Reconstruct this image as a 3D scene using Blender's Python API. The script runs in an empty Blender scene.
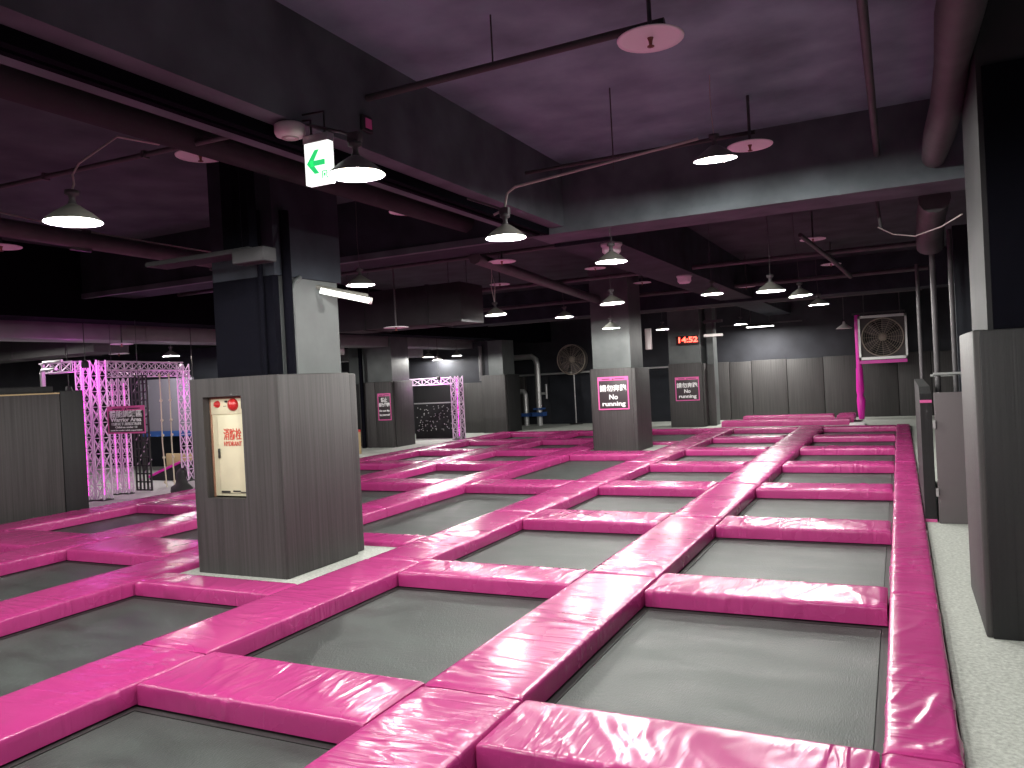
import bpy, bmesh, math, random
from mathutils import Vector, Matrix, noise
random.seed(7)
scene = bpy.context.scene
COL = scene.collection

# ------------------------------------------------------------------ camera, world, exposure
cam_data = bpy.data.cameras.new('camera')
cam = bpy.data.objects.new('camera', cam_data); COL.objects.link(cam)
FPX = 793.37
cam_data.sensor_width = 36.0
cam_data.lens = FPX * 36.0 / 1024
cam_data.clip_end = 200
_r = Vector((0.89729314, 0.43841556, -0.05154434))
_u = Vector((0.04326316, 0.02886494, 0.99864664))
_f = Vector((-0.43931005, 0.89830875, -0.00693307))
M4 = Matrix(((_r.x, _u.x, -_f.x, 0), (_r.y, _u.y, -_f.y, 0), (_r.z, _u.z, -_f.z, 1.83), (0, 0, 0, 1)))
cam.matrix_world = M4
scene.camera = cam

world = bpy.data.worlds.new('world'); scene.world = world
world.use_nodes = True
world.node_tree.nodes['Background'].inputs[0].default_value = (0.55, 0.5, 0.6, 1)
world.node_tree.nodes['Background'].inputs[1].default_value = 0.0
scene.view_settings.view_transform = 'Standard'
scene.view_settings.look = 'None'
scene.view_settings.gamma = 1
scene.view_settings.use_curve_mapping = False
scene.view_settings.exposure = 0.0
LAMP_W = 150.0
LAMP_COL = (1.0, 0.985, 0.93)

# ------------------------------------------------------------------ materials
MATS = {}
def nd(t, kind, **kw):
    n = t.nodes.new(kind)
    for k, v in kw.items():
        setattr(n, k, v)
    return n
def mat(name, col, rough=0.6, metal=0.0, spec=0.5, emit=None, estr=0.0, var=0.0, vscale=6.0, vstretch=(1, 1, 1),
        bump=0.0, bscale=40.0, bstretch=(1, 1, 1), rvar=0.0, coat=0.0):
    m = bpy.data.materials.new(name); m.use_nodes = True
    t = m.node_tree; b = t.nodes['Principled BSDF']
    b.inputs['Base Color'].default_value = (*col, 1)
    b.inputs['Roughness'].default_value = rough
    b.inputs['Metallic'].default_value = metal
    b.inputs['Specular IOR Level'].default_value = spec
    if coat: b.inputs['Coat Weight'].default_value = coat; b.inputs['Coat Roughness'].default_value = 0.15
    if emit:
        b.inputs['Emission Color'].default_value = (*emit, 1)
        b.inputs['Emission Strength'].default_value = estr
    tc = nd(t, 'ShaderNodeTexCoord')
    def noise_of(scale, stretch, det=4):
        mp = nd(t, 'ShaderNodeMapping'); mp.inputs['Scale'].default_value = stretch
        t.links.new(tc.outputs['Object'], mp.inputs['Vector'])
        n = nd(t, 'ShaderNodeTexNoise'); n.inputs['Scale'].default_value = scale; n.inputs['Detail'].default_value = det
        t.links.new(mp.outputs[0], n.inputs['Vector']); return n
    if var or rvar:
        n = noise_of(vscale, vstretch)
        if var:
            mr = nd(t, 'ShaderNodeMapRange'); mr.inputs[1].default_value = 0.3; mr.inputs[2].default_value = 0.7
            mr.inputs[3].default_value = 1 - var; mr.inputs[4].default_value = 1 + var
            t.links.new(n.outputs['Fac'], mr.inputs[0])
            mx = nd(t, 'ShaderNodeVectorMath', operation='SCALE'); mx.inputs[0].default_value = col
            t.links.new(mr.outputs[0], mx.inputs['Scale']); t.links.new(mx.outputs[0], b.inputs['Base Color'])
        if rvar:
            mr = nd(t, 'ShaderNodeMapRange'); mr.inputs[1].default_value = 0.3; mr.inputs[2].default_value = 0.7
            mr.inputs[3].default_value = max(rough - rvar, 0.05); mr.inputs[4].default_value = min(rough + rvar, 1)
            t.links.new(n.outputs['Fac'], mr.inputs[0]); t.links.new(mr.outputs[0], b.inputs['Roughness'])
    if bump:
        n = noise_of(bscale, bstretch, 3)
        bp = nd(t, 'ShaderNodeBump'); bp.inputs['Strength'].default_value = bump; bp.inputs['Distance'].default_value = 0.01
        t.links.new(n.outputs['Fac'], bp.inputs['Height']); t.links.new(bp.outputs[0], b.inputs['Normal'])
    MATS[name] = m
    return m

def vinyl(name, ax):
    m = mat(name, (0.47, 0.042, 0.212), 0.25, spec=0.65, var=0.06, vscale=1.3, rvar=0.05)
    t = m.node_tree; b = t.nodes['Principled BSDF']
    tc = nd(t, 'ShaderNodeTexCoord'); oi = nd(t, 'ShaderNodeObjectInfo')
    off = nd(t, 'ShaderNodeVectorMath', operation='ADD'); t.links.new(tc.outputs['Object'], off.inputs[0]); t.links.new(oi.outputs['Location'], off.inputs[1])
    def ridge(fl, fc, k, dist):
        mp = nd(t, 'ShaderNodeMapping'); mp.inputs['Scale'].default_value = (fl, fc, 1) if ax == 'x' else (fc, fl, 1)
        t.links.new(off.outputs[0], mp.inputs['Vector'])
        n = nd(t, 'ShaderNodeTexNoise'); n.inputs['Scale'].default_value = 1; n.inputs['Detail'].default_value = 1.0; n.inputs['Distortion'].default_value = dist
        t.links.new(mp.outputs[0], n.inputs['Vector'])
        a = nd(t, 'ShaderNodeMath', operation='SUBTRACT'); t.links.new(n.outputs['Fac'], a.inputs[0]); a.inputs[1].default_value = 0.5
        c = nd(t, 'ShaderNodeMath', operation='ABSOLUTE'); t.links.new(a.outputs[0], c.inputs[0])
        d = nd(t, 'ShaderNodeMapRange'); d.interpolation_type = 'SMOOTHSTEP'; t.links.new(c.outputs[0], d.inputs[0])
        d.inputs[1].default_value = 0; d.inputs[2].default_value = k; d.inputs[3].default_value = 1; d.inputs[4].default_value = 0
        return d.outputs[0]
    r1 = ridge(5.5, 1.1, 0.09, 0.5); r2 = ridge(12, 1.8, 0.08, 0.7)
    mp = nd(t, 'ShaderNodeTexNoise'); mp.inputs['Scale'].default_value = 1.3; t.links.new(off.outputs[0], mp.inputs['Vector'])
    mk = nd(t, 'ShaderNodeMapRange'); t.links.new(mp.outputs['Fac'], mk.inputs[0]); mk.inputs[1].default_value = 0.4; mk.inputs[2].default_value = 0.62; mk.inputs[3].default_value = 0.12; mk.inputs[4].default_value = 1
    h = nd(t, 'ShaderNodeMath', operation='MULTIPLY_ADD'); t.links.new(r2, h.inputs[0]); h.inputs[1].default_value = 0.3; t.links.new(r1, h.inputs[2])
    h2 = nd(t, 'ShaderNodeMath', operation='MULTIPLY'); t.links.new(h.outputs[0], h2.inputs[0]); t.links.new(mk.outputs[0], h2.inputs[1])
    bp = nd(t, 'ShaderNodeBump'); bp.inputs['Strength'].default_value = 0.5; bp.inputs['Distance'].default_value = 0.009
    t.links.new(h2.outputs[0], bp.inputs['Height']); t.links.new(bp.outputs[0], b.inputs['Normal'])
vinyl('pink_vinyl', 'x'); vinyl('pink_vinyl_long', 'y')
mat('bed_weave', (0.056, 0.066, 0.062), 0.5, spec=0.32, var=0.3, vscale=1.6, vstretch=(1, 2.5, 1), bump=0.35, bscale=110, bstretch=(1.3, 0.3, 1), rvar=0.08)
mat('bed_edge', (0.02, 0.021, 0.021), 0.6)
mat('dark_steel', (0.05, 0.05, 0.05), 0.5, metal=0.6)
mat('carpet', (0.5, 0.52, 0.48), 0.95, spec=0.1, var=0.22, vscale=45, bump=0.6, bscale=160)
mat('sub_floor', (0.03, 0.03, 0.03), 0.9)
mat('padding', (0.048, 0.045, 0.045), 0.6, spec=0.4, var=0.28, vscale=1.0, vstretch=(38, 38, 0.7), bump=0.35, bscale=1.0, bstretch=(120, 120, 1.2))
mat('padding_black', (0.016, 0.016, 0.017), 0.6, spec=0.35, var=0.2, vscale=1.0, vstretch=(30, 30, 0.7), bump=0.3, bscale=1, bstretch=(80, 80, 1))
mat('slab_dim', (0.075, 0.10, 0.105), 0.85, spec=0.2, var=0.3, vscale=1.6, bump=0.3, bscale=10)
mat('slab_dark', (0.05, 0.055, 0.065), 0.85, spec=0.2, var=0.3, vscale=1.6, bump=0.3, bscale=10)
mat('beam_dark', (0.03, 0.035, 0.045), 0.8, spec=0.2, var=0.3, vscale=2.2)
mat('black_paint', (0.10, 0.118, 0.130), 0.75, spec=0.3, var=0.3, vscale=2.2, bump=0.15, bscale=12)
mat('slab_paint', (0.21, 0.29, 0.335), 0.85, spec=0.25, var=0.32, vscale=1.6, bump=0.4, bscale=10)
mat('shaft_paint', (0.09, 0.1, 0.1), 0.5, spec=0.4, var=0.2, vscale=2.5, bump=0.2, bscale=10)
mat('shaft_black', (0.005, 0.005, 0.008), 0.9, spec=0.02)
mat('shaft_dark', (0.028, 0.028, 0.03), 0.7, spec=0.2, var=0.2, vscale=2.5)
mat('wall_paint', (0.03, 0.031, 0.038), 0.7, spec=0.3, var=0.25, vscale=1.5)
mat('pipe_paint', (0.075, 0.07, 0.075), 0.55, spec=0.4, var=0.2, vscale=5)
mat('pipe_dull', (0.05, 0.048, 0.048), 0.6, spec=0.4)
mat('lamp_outer', (0.17, 0.17, 0.15), 0.45, spec=0.5)
mat('lamp_inner', (0.92, 0.92, 0.9), 0.4)
mat('bulb', (1, 1, 1), 0.4, emit=(1, 1, 0.95), estr=40)
mat('cord', (0.45, 0.4, 0.38), 0.7)
mat('white_plate', (0.85, 0.8, 0.83), 0.5)
mat('brass', (0.25, 0.1, 0.08), 0.5, metal=0.5)
mat('plastic_white', (0.72, 0.68, 0.66), 0.5)
mat('exit_lit', (0.9, 0.95, 0.9), 0.4, emit=(0.95, 1, 0.95), estr=1.3)
mat('exit_green', (0.02, 0.5, 0.12), 0.5, emit=(0.03, 0.75, 0.2), estr=0.9)
mat('tube_lit', (0.9, 0.9, 0.85), 0.4, emit=(0.95, 1, 0.93), estr=1.6)
mat('cream_paint', (0.66, 0.62, 0.44), 0.45, var=0.06, vscale=5)
mat('red_paint', (0.5, 0.02, 0.02), 0.3, spec=0.6)
mat('red_ink', (0.6, 0.06, 0.04), 0.5)
mat('wood_trim', (0.3, 0.16, 0.1), 0.6, var=0.2, vscale=20, vstretch=(6, 6, 0.5))
mat('magenta_sheet', (0.72, 0.02, 0.42), 0.35, spec=0.5)
mat('sign_black', (0.045, 0.035, 0.04), 0.4)
mat('sign_pink', (0.72, 0.12, 0.36), 0.45)
mat('sign_white', (0.9, 0.9, 0.9), 0.5)
mat('galvanised', (0.55, 0.55, 0.55), 0.35, metal=0.5)
mat('truss_metal', (0.75, 0.6, 0.75), 0.4, metal=0.2)
mat('led_strip', (1, 0.1, 0.8), 0.4, emit=(1, 0.06, 0.75), estr=2.4)
mat('grey_panel', (0.13, 0.115, 0.12), 0.6, spec=0.3)
mat('black_cloth', (0.02, 0.022, 0.028), 0.8, spec=0.2, var=0.2, vscale=2)
mat('fan_grille', (0.35, 0.3, 0.25), 0.5, metal=0.3)
mat('fan_dark', (0.06, 0.05, 0.05), 0.6)
mat('led_red', (0.8, 0.02, 0.02), 0.5, emit=(1, 0.08, 0.05), estr=6)
mat('clock_body', (0.03, 0.002, 0.002), 0.4)
mat('flood_lens', (1, 1, 1), 0.4, emit=(1, 1, 0.96), estr=8)
mat('rope', (0.62, 0.55, 0.42), 0.9)
mat('blue_paint', (0.03, 0.09, 0.3), 0.5)
mat('tan_board', (0.5, 0.38, 0.2), 0.8)
mat('pale_board', (0.2, 0.19, 0.23), 0.6)
mat('net_black', (0.015, 0.015, 0.015), 0.7)
mat('orange_mark', (0.6, 0.2, 0.08), 0.6)
mat('duct_metal', (0.2, 0.19, 0.2), 0.45, metal=0.3, var=0.1, vscale=3)
MT = MATS

# ------------------------------------------------------------------ mesh helpers
class MB:
    def __init__(s): s.v = []; s.f = []; s.sm = []; s.mi = []
    def add(s, vs, fs, smooth=False, mi=0):
        o = len(s.v); s.v += [tuple(p) for p in vs]
        for f in fs: s.f.append([i + o for i in f]); s.sm.append(smooth); s.mi.append(mi)
    def box(s, x0, x1, y0, y1, z0, z1, bev=0.0, mi=0):
        if bev <= 0:
            v = [(x, y, z) for z in (z0, z1) for y in (y0, y1) for x in (x0, x1)]
            s.add(v, [(0, 2, 3, 1), (4, 5, 7, 6), (0, 1, 5, 4), (2, 6, 7, 3), (0, 4, 6, 2), (1, 3, 7, 5)], mi=mi); return s
        bm = bmesh.new(); bmesh.ops.create_cube(bm, size=1)
        for w in bm.verts: w.co = Vector(((x0 + x1) / 2 + w.co.x * (x1 - x0), (y0 + y1) / 2 + w.co.y * (y1 - y0), (z0 + z1) / 2 + w.co.z * (z1 - z0)))
        bmesh.ops.bevel(bm, geom=bm.edges[:], offset=bev, segments=2, affect='EDGES', profile=0.5)
        bm.verts.index_update()
        s.add([w.co[:] for w in bm.verts], [[w.index for w in f.verts] for f in bm.faces], True, mi); bm.free(); return s
    def tube(s, pts, r, n=8, cap=True, mi=0):
        pts = [Vector(p) for p in pts]; rr = r if isinstance(r, (list, tuple)) else [r] * len(pts)
        ring = []; prev = None
        for i, p in enumerate(pts):
            a = pts[max(i - 1, 0)]; b = pts[min(i + 1, len(pts) - 1)]
            d = (b - a).normalized()
            if prev is None: q = d.orthogonal().normalized()
            else:
                q = prev - d * prev.dot(d)
                q = q.normalized() if q.length > 1e-6 else d.orthogonal().normalized()
            prev = q; w = d.cross(q)
            ring.append([p + (q * math.cos(2 * math.pi * k / n) + w * math.sin(2 * math.pi * k / n)) * rr[i] for k in range(n)])
        vs = [v for rg in ring for v in rg]; fs = []
        for i in range(len(pts) - 1):
            for k in range(n):
                fs.append((i * n + k, i * n + (k + 1) % n, (i + 1) * n + (k + 1) % n, (i + 1) * n + k))
        s.add(vs, fs, True, mi)
        if cap:
            s.add(ring[0], [tuple(reversed(range(n)))], False, mi); s.add(ring[-1], [tuple(range(n))], False, mi)
        return s
    def lathe(s, prof, c=(0, 0, 0), n=24, axis='z', mi=0):
        vs = []
        for (r, h) in prof:
            for k in range(n):
                a = 2 * math.pi * k / n
                if axis == 'z': p = (c[0] + r * math.cos(a), c[1] + r * math.sin(a), c[2] + h)
                elif axis == 'y': p = (c[0] + r * math.cos(a), c[1] + h, c[2] + r * math.sin(a))
                else: p = (c[0] + h, c[1] + r * math.cos(a), c[2] + r * math.sin(a))
                vs.append(p)
        fs = []
        for i in range(len(prof) - 1):
            for k in range(n):
                fs.append((i * n + k, i * n + (k + 1) % n, (i + 1) * n + (k + 1) % n, (i + 1) * n + k))
        s.add(vs, fs, True, mi); return s
    def build(s, name, m, parent=None, loc=None, mats=None):
        me = bpy.data.meshes.new(name); me.from_pydata(s.v, [], s.f)
        for i, p in enumerate(me.polygons): p.use_smooth = s.sm[i]; p.material_index = s.mi[i]
        for mm in (mats or [m]): me.materials.append(MT[mm])
        me.update()
        o = bpy.data.objects.new(name, me); COL.objects.link(o)
        if parent: o.parent = parent
        if loc: o.location = loc
        return o
def tag(o, label=None, cat=None, group=None, kind=None):
    if label: o['label'] = label
    if cat: o['category'] = cat
    if group: o['group'] = group
    if kind: o['kind'] = kind
    return o
def thing(name, label, cat, loc=(0, 0, 0), group=None, rz=0):
    o = bpy.data.objects.new(name, None); COL.objects.link(o); o.location = loc; o.rotation_euler[2] = rz
    o.empty_display_size = 0.1
    return tag(o, label, cat, group)
def struct(name, mb, m, label=None):
    o = mb.build(name, m); tag(o, label, kind='structure'); return o
def copy_tree(o, parent=None):
    c = o.copy(); COL.objects.link(c)
    if parent: c.parent = parent
    for ch in list(o.children): copy_tree(ch, c)
    return c
def text(name, body, size, m, parent, loc, rot=(math.pi / 2, 0, 0), bold=0.0, width=None):
    cu = bpy.data.curves.new(name, 'FONT'); cu.body = body; cu.size = size; cu.align_x = 'CENTER'; cu.align_y = 'CENTER'
    cu.extrude = 0.002; cu.offset = bold; cu.resolution_u = 3
    cu.materials.append(MT[m])
    o = bpy.data.objects.new(name, cu); COL.objects.link(o); o.parent = parent; o.location = loc; o.rotation_euler = rot
    bpy.context.view_layer.update()
    me = bpy.data.meshes.new_from_object(o.evaluated_get(bpy.context.evaluated_depsgraph_get()))
    bpy.data.objects.remove(o); bpy.data.curves.remove(cu)
    if width:
        xs = [v.co.x for v in me.vertices]; k = width / max(1e-4, max(xs) - min(xs))
        for v in me.vertices: v.co.x *= k
    o = bpy.data.objects.new(name, me); COL.objects.link(o); o.parent = parent; o.location = loc; o.rotation_euler = rot
    return o
ORD = ['first', 'second', 'third', 'fourth', 'fifth', 'sixth', 'seventh', 'eighth', 'ninth', 'tenth', 'eleventh', 'twelfth']

# ------------------------------------------------------------------ room shell
struct('floor', MB().box(-24, 5, -5, 30, -0.16, -0.06), 'sub_floor')
def carpet(name, x0, x1, y0, y1): return struct(name, MB().box(x0, x1, y0, y1, -0.06, 0.0), 'carpet')
struct('floor.001', MB().box(0.18, 5, -5, 22.72, -0.06, 0.085), 'carpet')
carpet('floor.002', -24, 5, 22.72, 30)
carpet('floor.003', -24, -11.62, -5, 22.72)
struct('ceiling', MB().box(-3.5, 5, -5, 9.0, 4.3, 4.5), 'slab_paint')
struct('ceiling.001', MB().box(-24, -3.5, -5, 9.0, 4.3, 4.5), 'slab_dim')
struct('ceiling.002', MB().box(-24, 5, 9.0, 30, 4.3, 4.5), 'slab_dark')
struct('wall_back', MB().box(-24, 5, 28.15, 28.4, 0, 4.3), 'wall_paint')
struct('wall_left', MB().box(-24.2, -24, -5, 30, 0, 4.3), 'wall_paint')
struct('wall_right', MB().box(3.4, 3.6, -5, 30, 0, 4.3), 'wall_paint')
struct('wall_front', MB().box(-24, 5, -5.2, -5, 0, 4.3), 'wall_paint')
# ceiling beams
def beam(name, *a, m='black_paint'): return struct(name, MB().box(*a), m)
beam('ceiling_beam', -4.05, -3.45, -5, 8.66, 3.57, 4.32)
beam('ceiling_beam.001', -4.0, -3.2, 9.66, 28.15, 3.52, 4.32, m='beam_dark')
beam('ceiling_beam.002', -4.05, 3.4, 8.66, 9.66, 3.57, 4.32)
beam('ceiling_beam.006', -12.0, -4.05, 8.66, 9.66, 3.57, 4.32, m='beam_dark')
struct('trim_1', MB().box(-12.0, 3.4, 8.635, 8.72, 3.50, 3.58), 'black_paint')
beam('ceiling_beam.003', -12.7, -12.0, -5, 28.15, 3.17, 4.32, m='shaft_black')
beam('ceiling_beam.004', -12.0, 3.4, 20.4, 21.2, 3.45, 4.32, m='beam_dark')
beam('ceiling_beam.005', -12.0, -4.05, -3.0, -2.2, 3.6, 4.32, m='beam_dark')
# slim drop along the first long beam
struct('trim_2', MB().box(-3.68, -3.62, -5, 8.6, 3.49, 3.57), 'shaft_black')
struct('trim_3', MB().box(-3.79, -3.74, -5, 8.6, 3.50, 3.57), 'shaft_black')

# ------------------------------------------------------------------ pink pads
def make_pad(name, x0, x1, y0, y1, axis, seed, amp=0.008, z0=0.004, z1=0.13, fine=True):
    """padded vinyl block; axis 'x' long in x, 'y' long in y. origin at its base centre."""
    cx, cy = (x0 + x1) / 2, (y0 + y1) / 2
    L = (x1 - x0) if axis == 'x' else (y1 - y0); W = (y1 - y0) if axis == 'x' else (x1 - x0)
    g = 0.006; L -= 2 * g; W -= 2 * g
    ns = max(6, int(L / (0.022 if fine else 0.07))); nt = 20 if fine else 7
    ss = [-L / 2, -L / 2 + 0.012] + [-L / 2 + 0.03 + (L - 0.06) * i / ns for i in range(ns + 1)] + [L / 2 - 0.012, L / 2]
    H = z1 - z0; b = 0.013
    prof = [(-W / 2, 0.0), (-W / 2 - 0.002, H * 0.35), (-W / 2 - 0.001, H * 0.7), (-W / 2, H - b), (-W / 2 + b * 0.3, H - b * 0.3), (-W / 2 + b, H)]
    prof += [(-W / 2 + b + (W - 2 * b) * (k + 1) / (nt + 1), H) for k in range(nt)]
    prof += [(-p, h) for (p, h) in reversed(prof[:6])]
    sd = Vector((seed * 7.13, seed * 3.7, seed * 1.9))
    def wr(s_, t_):
        warp = noise.noise(Vector((s_ * 1.2, t_ * 2.0, 0)) + sd) * 0.5
        n1 = noise.noise(Vector(((s_ + warp + t_ * 0.35) * 4.2, t_ * 0.7, 3.1)) + sd)
        n2 = noise.noise(Vector(((s_ + warp * 0.8 - t_ * 0.2) * 8.0, t_ * 1.0, 9.7)) + sd)
        mask = 0.22 + 1.2 * max(0.0, noise.noise(Vector((s_ * 0.9, t_ * 0.9, 5.0)) + sd) + 0.2)
        rg = max(0.0, 1 - abs(n1) * 5.5) ** 1.5
        rg2 = max(0.0, 1 - abs(n2) * 5.0) ** 1.5
        return (rg * 0.8 + rg2 * 0.5) * mask
    vs = []
    for s_ in ss:
        e = min(1.0, (L / 2 - abs(s_)) / 0.03)
        for (t_, h) in prof:
            q = max(0.0, 1 - abs(t_) / (W / 2))          # 0 at the seam, 1 in the middle
            w = wr(s_, t_)
            hz = h; tt = t_
            if h > H - b * 0.5:
                env = min(1.0, q * 7 + 0.25) * (0.3 + 0.7 * e)
                hz = h + amp * w * env - 0.004 * (1 - e) + 0.008 * math.sqrt(min(1, q * 2.5)) * e
            elif h > 0.01:
                tt = t_ + math.copysign(amp * 0.9 * w, t_)
                hz = h - 0.004 * w
            if h >= H - b * 1.01 and 0 < abs(abs(t_) - W / 2) < b * 1.2:   # puckered piping
                hz -= 0.004 * w
            if e < 0.35: hz = hz * 0.985
            vs.append((s_, tt, hz))
    n = len(prof); fs = []
    for i in range(len(ss) - 1):
        for j in range(n - 1):
            fs.append((i * n + j, (i + 1) * n + j, (i + 1) * n + j + 1, i * n + j + 1))
    mb = MB()
    if axis == 'y': vs = [(-t_, s_, h) for (s_, t_, h) in vs]
    mb.add(vs, fs, True)
    k = (len(ss) - 1) * n
    mb.add([vs[j] for j in range(n)], [tuple(range(n))], False)
    mb.add([vs[k + j] for j in range(n)], [tuple(reversed(range(n)))], False)
    return mb.build(name, 'pink_vinyl' if axis == 'x' else 'pink_vinyl_long', loc=(cx, cy, z0))

RAIL = [(-0.14, 0.175), (-2.497, -1.865), (-4.80, -4.167), (-7.08, -6.445), (-9.345, -8.71), (-11.6, -10.97)]
RAIL_NAME = ['rail beside the carpet aisle', 'second rail from the aisle', 'third rail from the aisle',
             'fourth rail from the aisle', 'fifth rail from the aisle', 'outer rail by the trusses']
AROW = [3.206, 5.95, 8.605, 11.30, 14.03, 16.70, 19.45]
seams = [-1.0, 1.0, 3.75, 6.35, 9.05, 11.75, 14.45, 17.1, 19.85, 22.72]
sd = 1
for ri, (a, b) in enumerate(RAIL):
    for k in range(len(seams) - 1):
        y0, y1 = seams[k], seams[k + 1]
        if ri >= 3 and y1 < 2: continue
        if ri in (4, 5) and y1 < 1.5: continue
        o = make_pad('rail_pad', a, b, y0, y1, 'y', sd, amp=0.012 if ri else 0.016, fine=(y0 < 9), z1=0.13 if k % 2 else 0.133)
        sd += 1
        tag(o, f'glossy pink pad, {ORD[k]} from the near end of the {RAIL_NAME[ri]}', 'pad', 'pink pads of the long rails')
cells = {
 0: [(0.5, 1.07)] + [(y, y + d) for y, d in zip(AROW, (.56, .57, .61, .64, .6, .57, .55))],
 1: [(0.5, 1.07)] + [(y, y + d) for y, d in zip(AROW, (.60, .52, .72, .70, .6, .57, .55))],
 2: [(0.5, 1.07), (5.01, 5.38), (7.05, 7.49), (11.25, 12.0), (15.8, 16.6), (18.3, 18.8)],
 3: [(2.4, 3.0), (5.9, 6.69), (8.65, 9.25), (11.3, 11.95), (14.03, 14.7), (16.73, 17.35), (19.45, 20.0)],
 4: [(2.9, 3.4), (5.9, 6.69), (8.65, 9.25), (11.3, 11.9), (14.1, 14.8), (16.9, 17.4), (19.5, 20.0)],
}
COLN = ['column beside the aisle', 'second column from the aisle', 'column with the pillars',
        'fourth column from the aisle', 'outer column by the trusses']
def trampoline(x0, x1, y0, y1, label):
    t = thing('trampoline', label, 'trampoline', ((x0 + x1) / 2, (y0 + y1) / 2, -0.058), 'trampolines set in the pink grid')
    w, l = (x1 - x0) / 2, (y1 - y0) / 2
    n = 10; m_ = 0.05; vs = []; fs = []
    for j in range(n + 1):
        for i in range(n + 1):
            u, v = -1 + 2 * i / n, -1 + 2 * j / n
            vs.append((u * (w - m_), v * (l - m_), 0.052 - 0.012 * (1 - u * u) * (1 - v * v)))
    for j in range(n):
        for i in range(n):
            a = j * (n + 1) + i; fs.append((a, a + 1, a + n + 2, a + n + 1))
    mb = MB(); mb.add(vs, fs, True); mb.build('bed', 'bed_weave', t)
    e = MB(); g = 0.045
    o4 = [(-w, -l), (w, -l), (w, l), (-w, l)]; i4 = [(-w + g, -l + g), (w - g, -l + g), (w - g, l - g), (-w + g, l - g)]
    e.add([(x, y, 0.0545) for x, y in o4 + i4], [(k, (k + 1) % 4, (k + 1) % 4 + 4, k + 4) for k in range(4)])
    e.build('edge_webbing', 'bed_edge', t)
    f = MB()
    for sx in (-1, 1): f.tube([(sx * (w - 0.004), -l, 0.03), (sx * (w - 0.004), l, 0.03)], 0.022, 6)
    for sy in (-1, 1): f.tube([(-w, sy * (l - 0.004), 0.03), (w, sy * (l - 0.004), 0.03)], 0.022, 6)
    f.build('frame', 'dark_steel', t)
    return t
for ci in range(5):
    xl, xr = RAIL[ci + 1][1], RAIL[ci][0]
    cs = cells[ci]
    for k, (y0, y1) in enumerate(cs):
        o = make_pad('cross_pad', xl + 0.004, xr - 0.004, y0, y1, 'x', 100 + sd, amp=0.020 if ci < 2 else 0.014, fine=(y1 < 10)); sd += 1
        extra = {0: 'wrinkled pink pad', 1: 'wrinkled pink pad', 2: 'flat pink pad', 3: 'glossy pink pad', 4: 'glossy pink pad'}[ci]
        tag(o, f'{extra} lying crosswise, {ORD[k]} from near end, {COLN[ci]}', 'pad', 'pink pads between trampolines')
    o = make_pad('border_pad', xl + 0.004, xr - 0.004, 22.18, 22.70, 'x', 300 + ci, amp=0.006, fine=False)
    tag(o, f'pink border pad closing the far end of the {COLN[ci]}', 'pad', 'pink pads of the far border')
    ys = [(-0.9, cs[0][0])] if ci < 3 else []
    for k in range(len(cs) - 1): ys.append((cs[k][1], cs[k + 1][0]))
    ys.append((cs[-1][1], 22.18))
    q = 0
    for (a, b) in ys:
        if b - a < 0.5: continue
        if ci == 2 and (abs(a - 5.38) < .01 or abs(a - 16.6) < .01):
            struct('floor.004' if a < 6 else 'floor.005', MB().box(xl, xr, a, b, -0.06, 0.085), 'carpet'); continue
        trampoline(xl + 0.001, xr - 0.001, a, b, f'dark woven trampoline, {ORD[q]} from the near end, {COLN[ci]}'); q += 1

# loose mats stacked on the far carpet strip
m1 = make_pad('floor_mat', -5.0, -1.35, 24.7, 25.3, 'x', 401, z1=0.17, fine=False); tag(m1, 'long pink mat lying along the far carpet strip, in front of the other two', 'mat', 'spare pink mats by the back wall')
m2 = make_pad('floor_mat', -4.5, -1.85, 25.6, 26.2, 'x', 402, z1=0.25, fine=False); tag(m2, 'shorter thick pink mat behind the long one near the back wall', 'mat', 'spare pink mats by the back wall')
m3 = make_pad('floor_mat', -1.75, -1.28, 25.5, 26.8, 'y', 403, z1=0.22, fine=False); tag(m3, 'pink mat turned endwise next to the foot of the magenta fan pole', 'mat', 'spare pink mats by the back wall')
pb = MB().box(-1.35, -0.95, 24.4, 24.9, 0, 0.06, 0.01).build('foam_block', 'white_plate'); tag(pb, 'flat white board on the far carpet by the magenta pole', 'board')

# ------------------------------------------------------------------ pillars and their padding
def pillar(name, x0, x1, y0, y1, m='shaft_paint', z1=4.3):
    return struct(name, MB().box(x0, x1, y0, y1, 0, z1), m)
# pillar with hydrant: padded box x -6.57..-5.38, y 5.88..7.2
pillar('pillar', -5.93, -5.30, 5.88, 6.75, z1=2.93)
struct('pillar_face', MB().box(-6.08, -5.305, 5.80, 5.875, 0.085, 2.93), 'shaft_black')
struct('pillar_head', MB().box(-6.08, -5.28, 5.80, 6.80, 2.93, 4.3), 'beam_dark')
t = thing('pillar_padding', 'charcoal padding around the pillar that has the cream hydrant cabinet', 'pillar padding', (-5.7, 6.2, 0.085))
def wpad(name, parent, x0, x1, y0, y1, z0, z1, m='padding', bev=0.012):
    px, py, pz = parent.location
    z0 = max(z0, pz)
    return MB().box(x0 - px, x1 - px, y0 - py, y1 - py, z0 - pz, z1 - pz, bev).build(name, m, parent)
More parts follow.
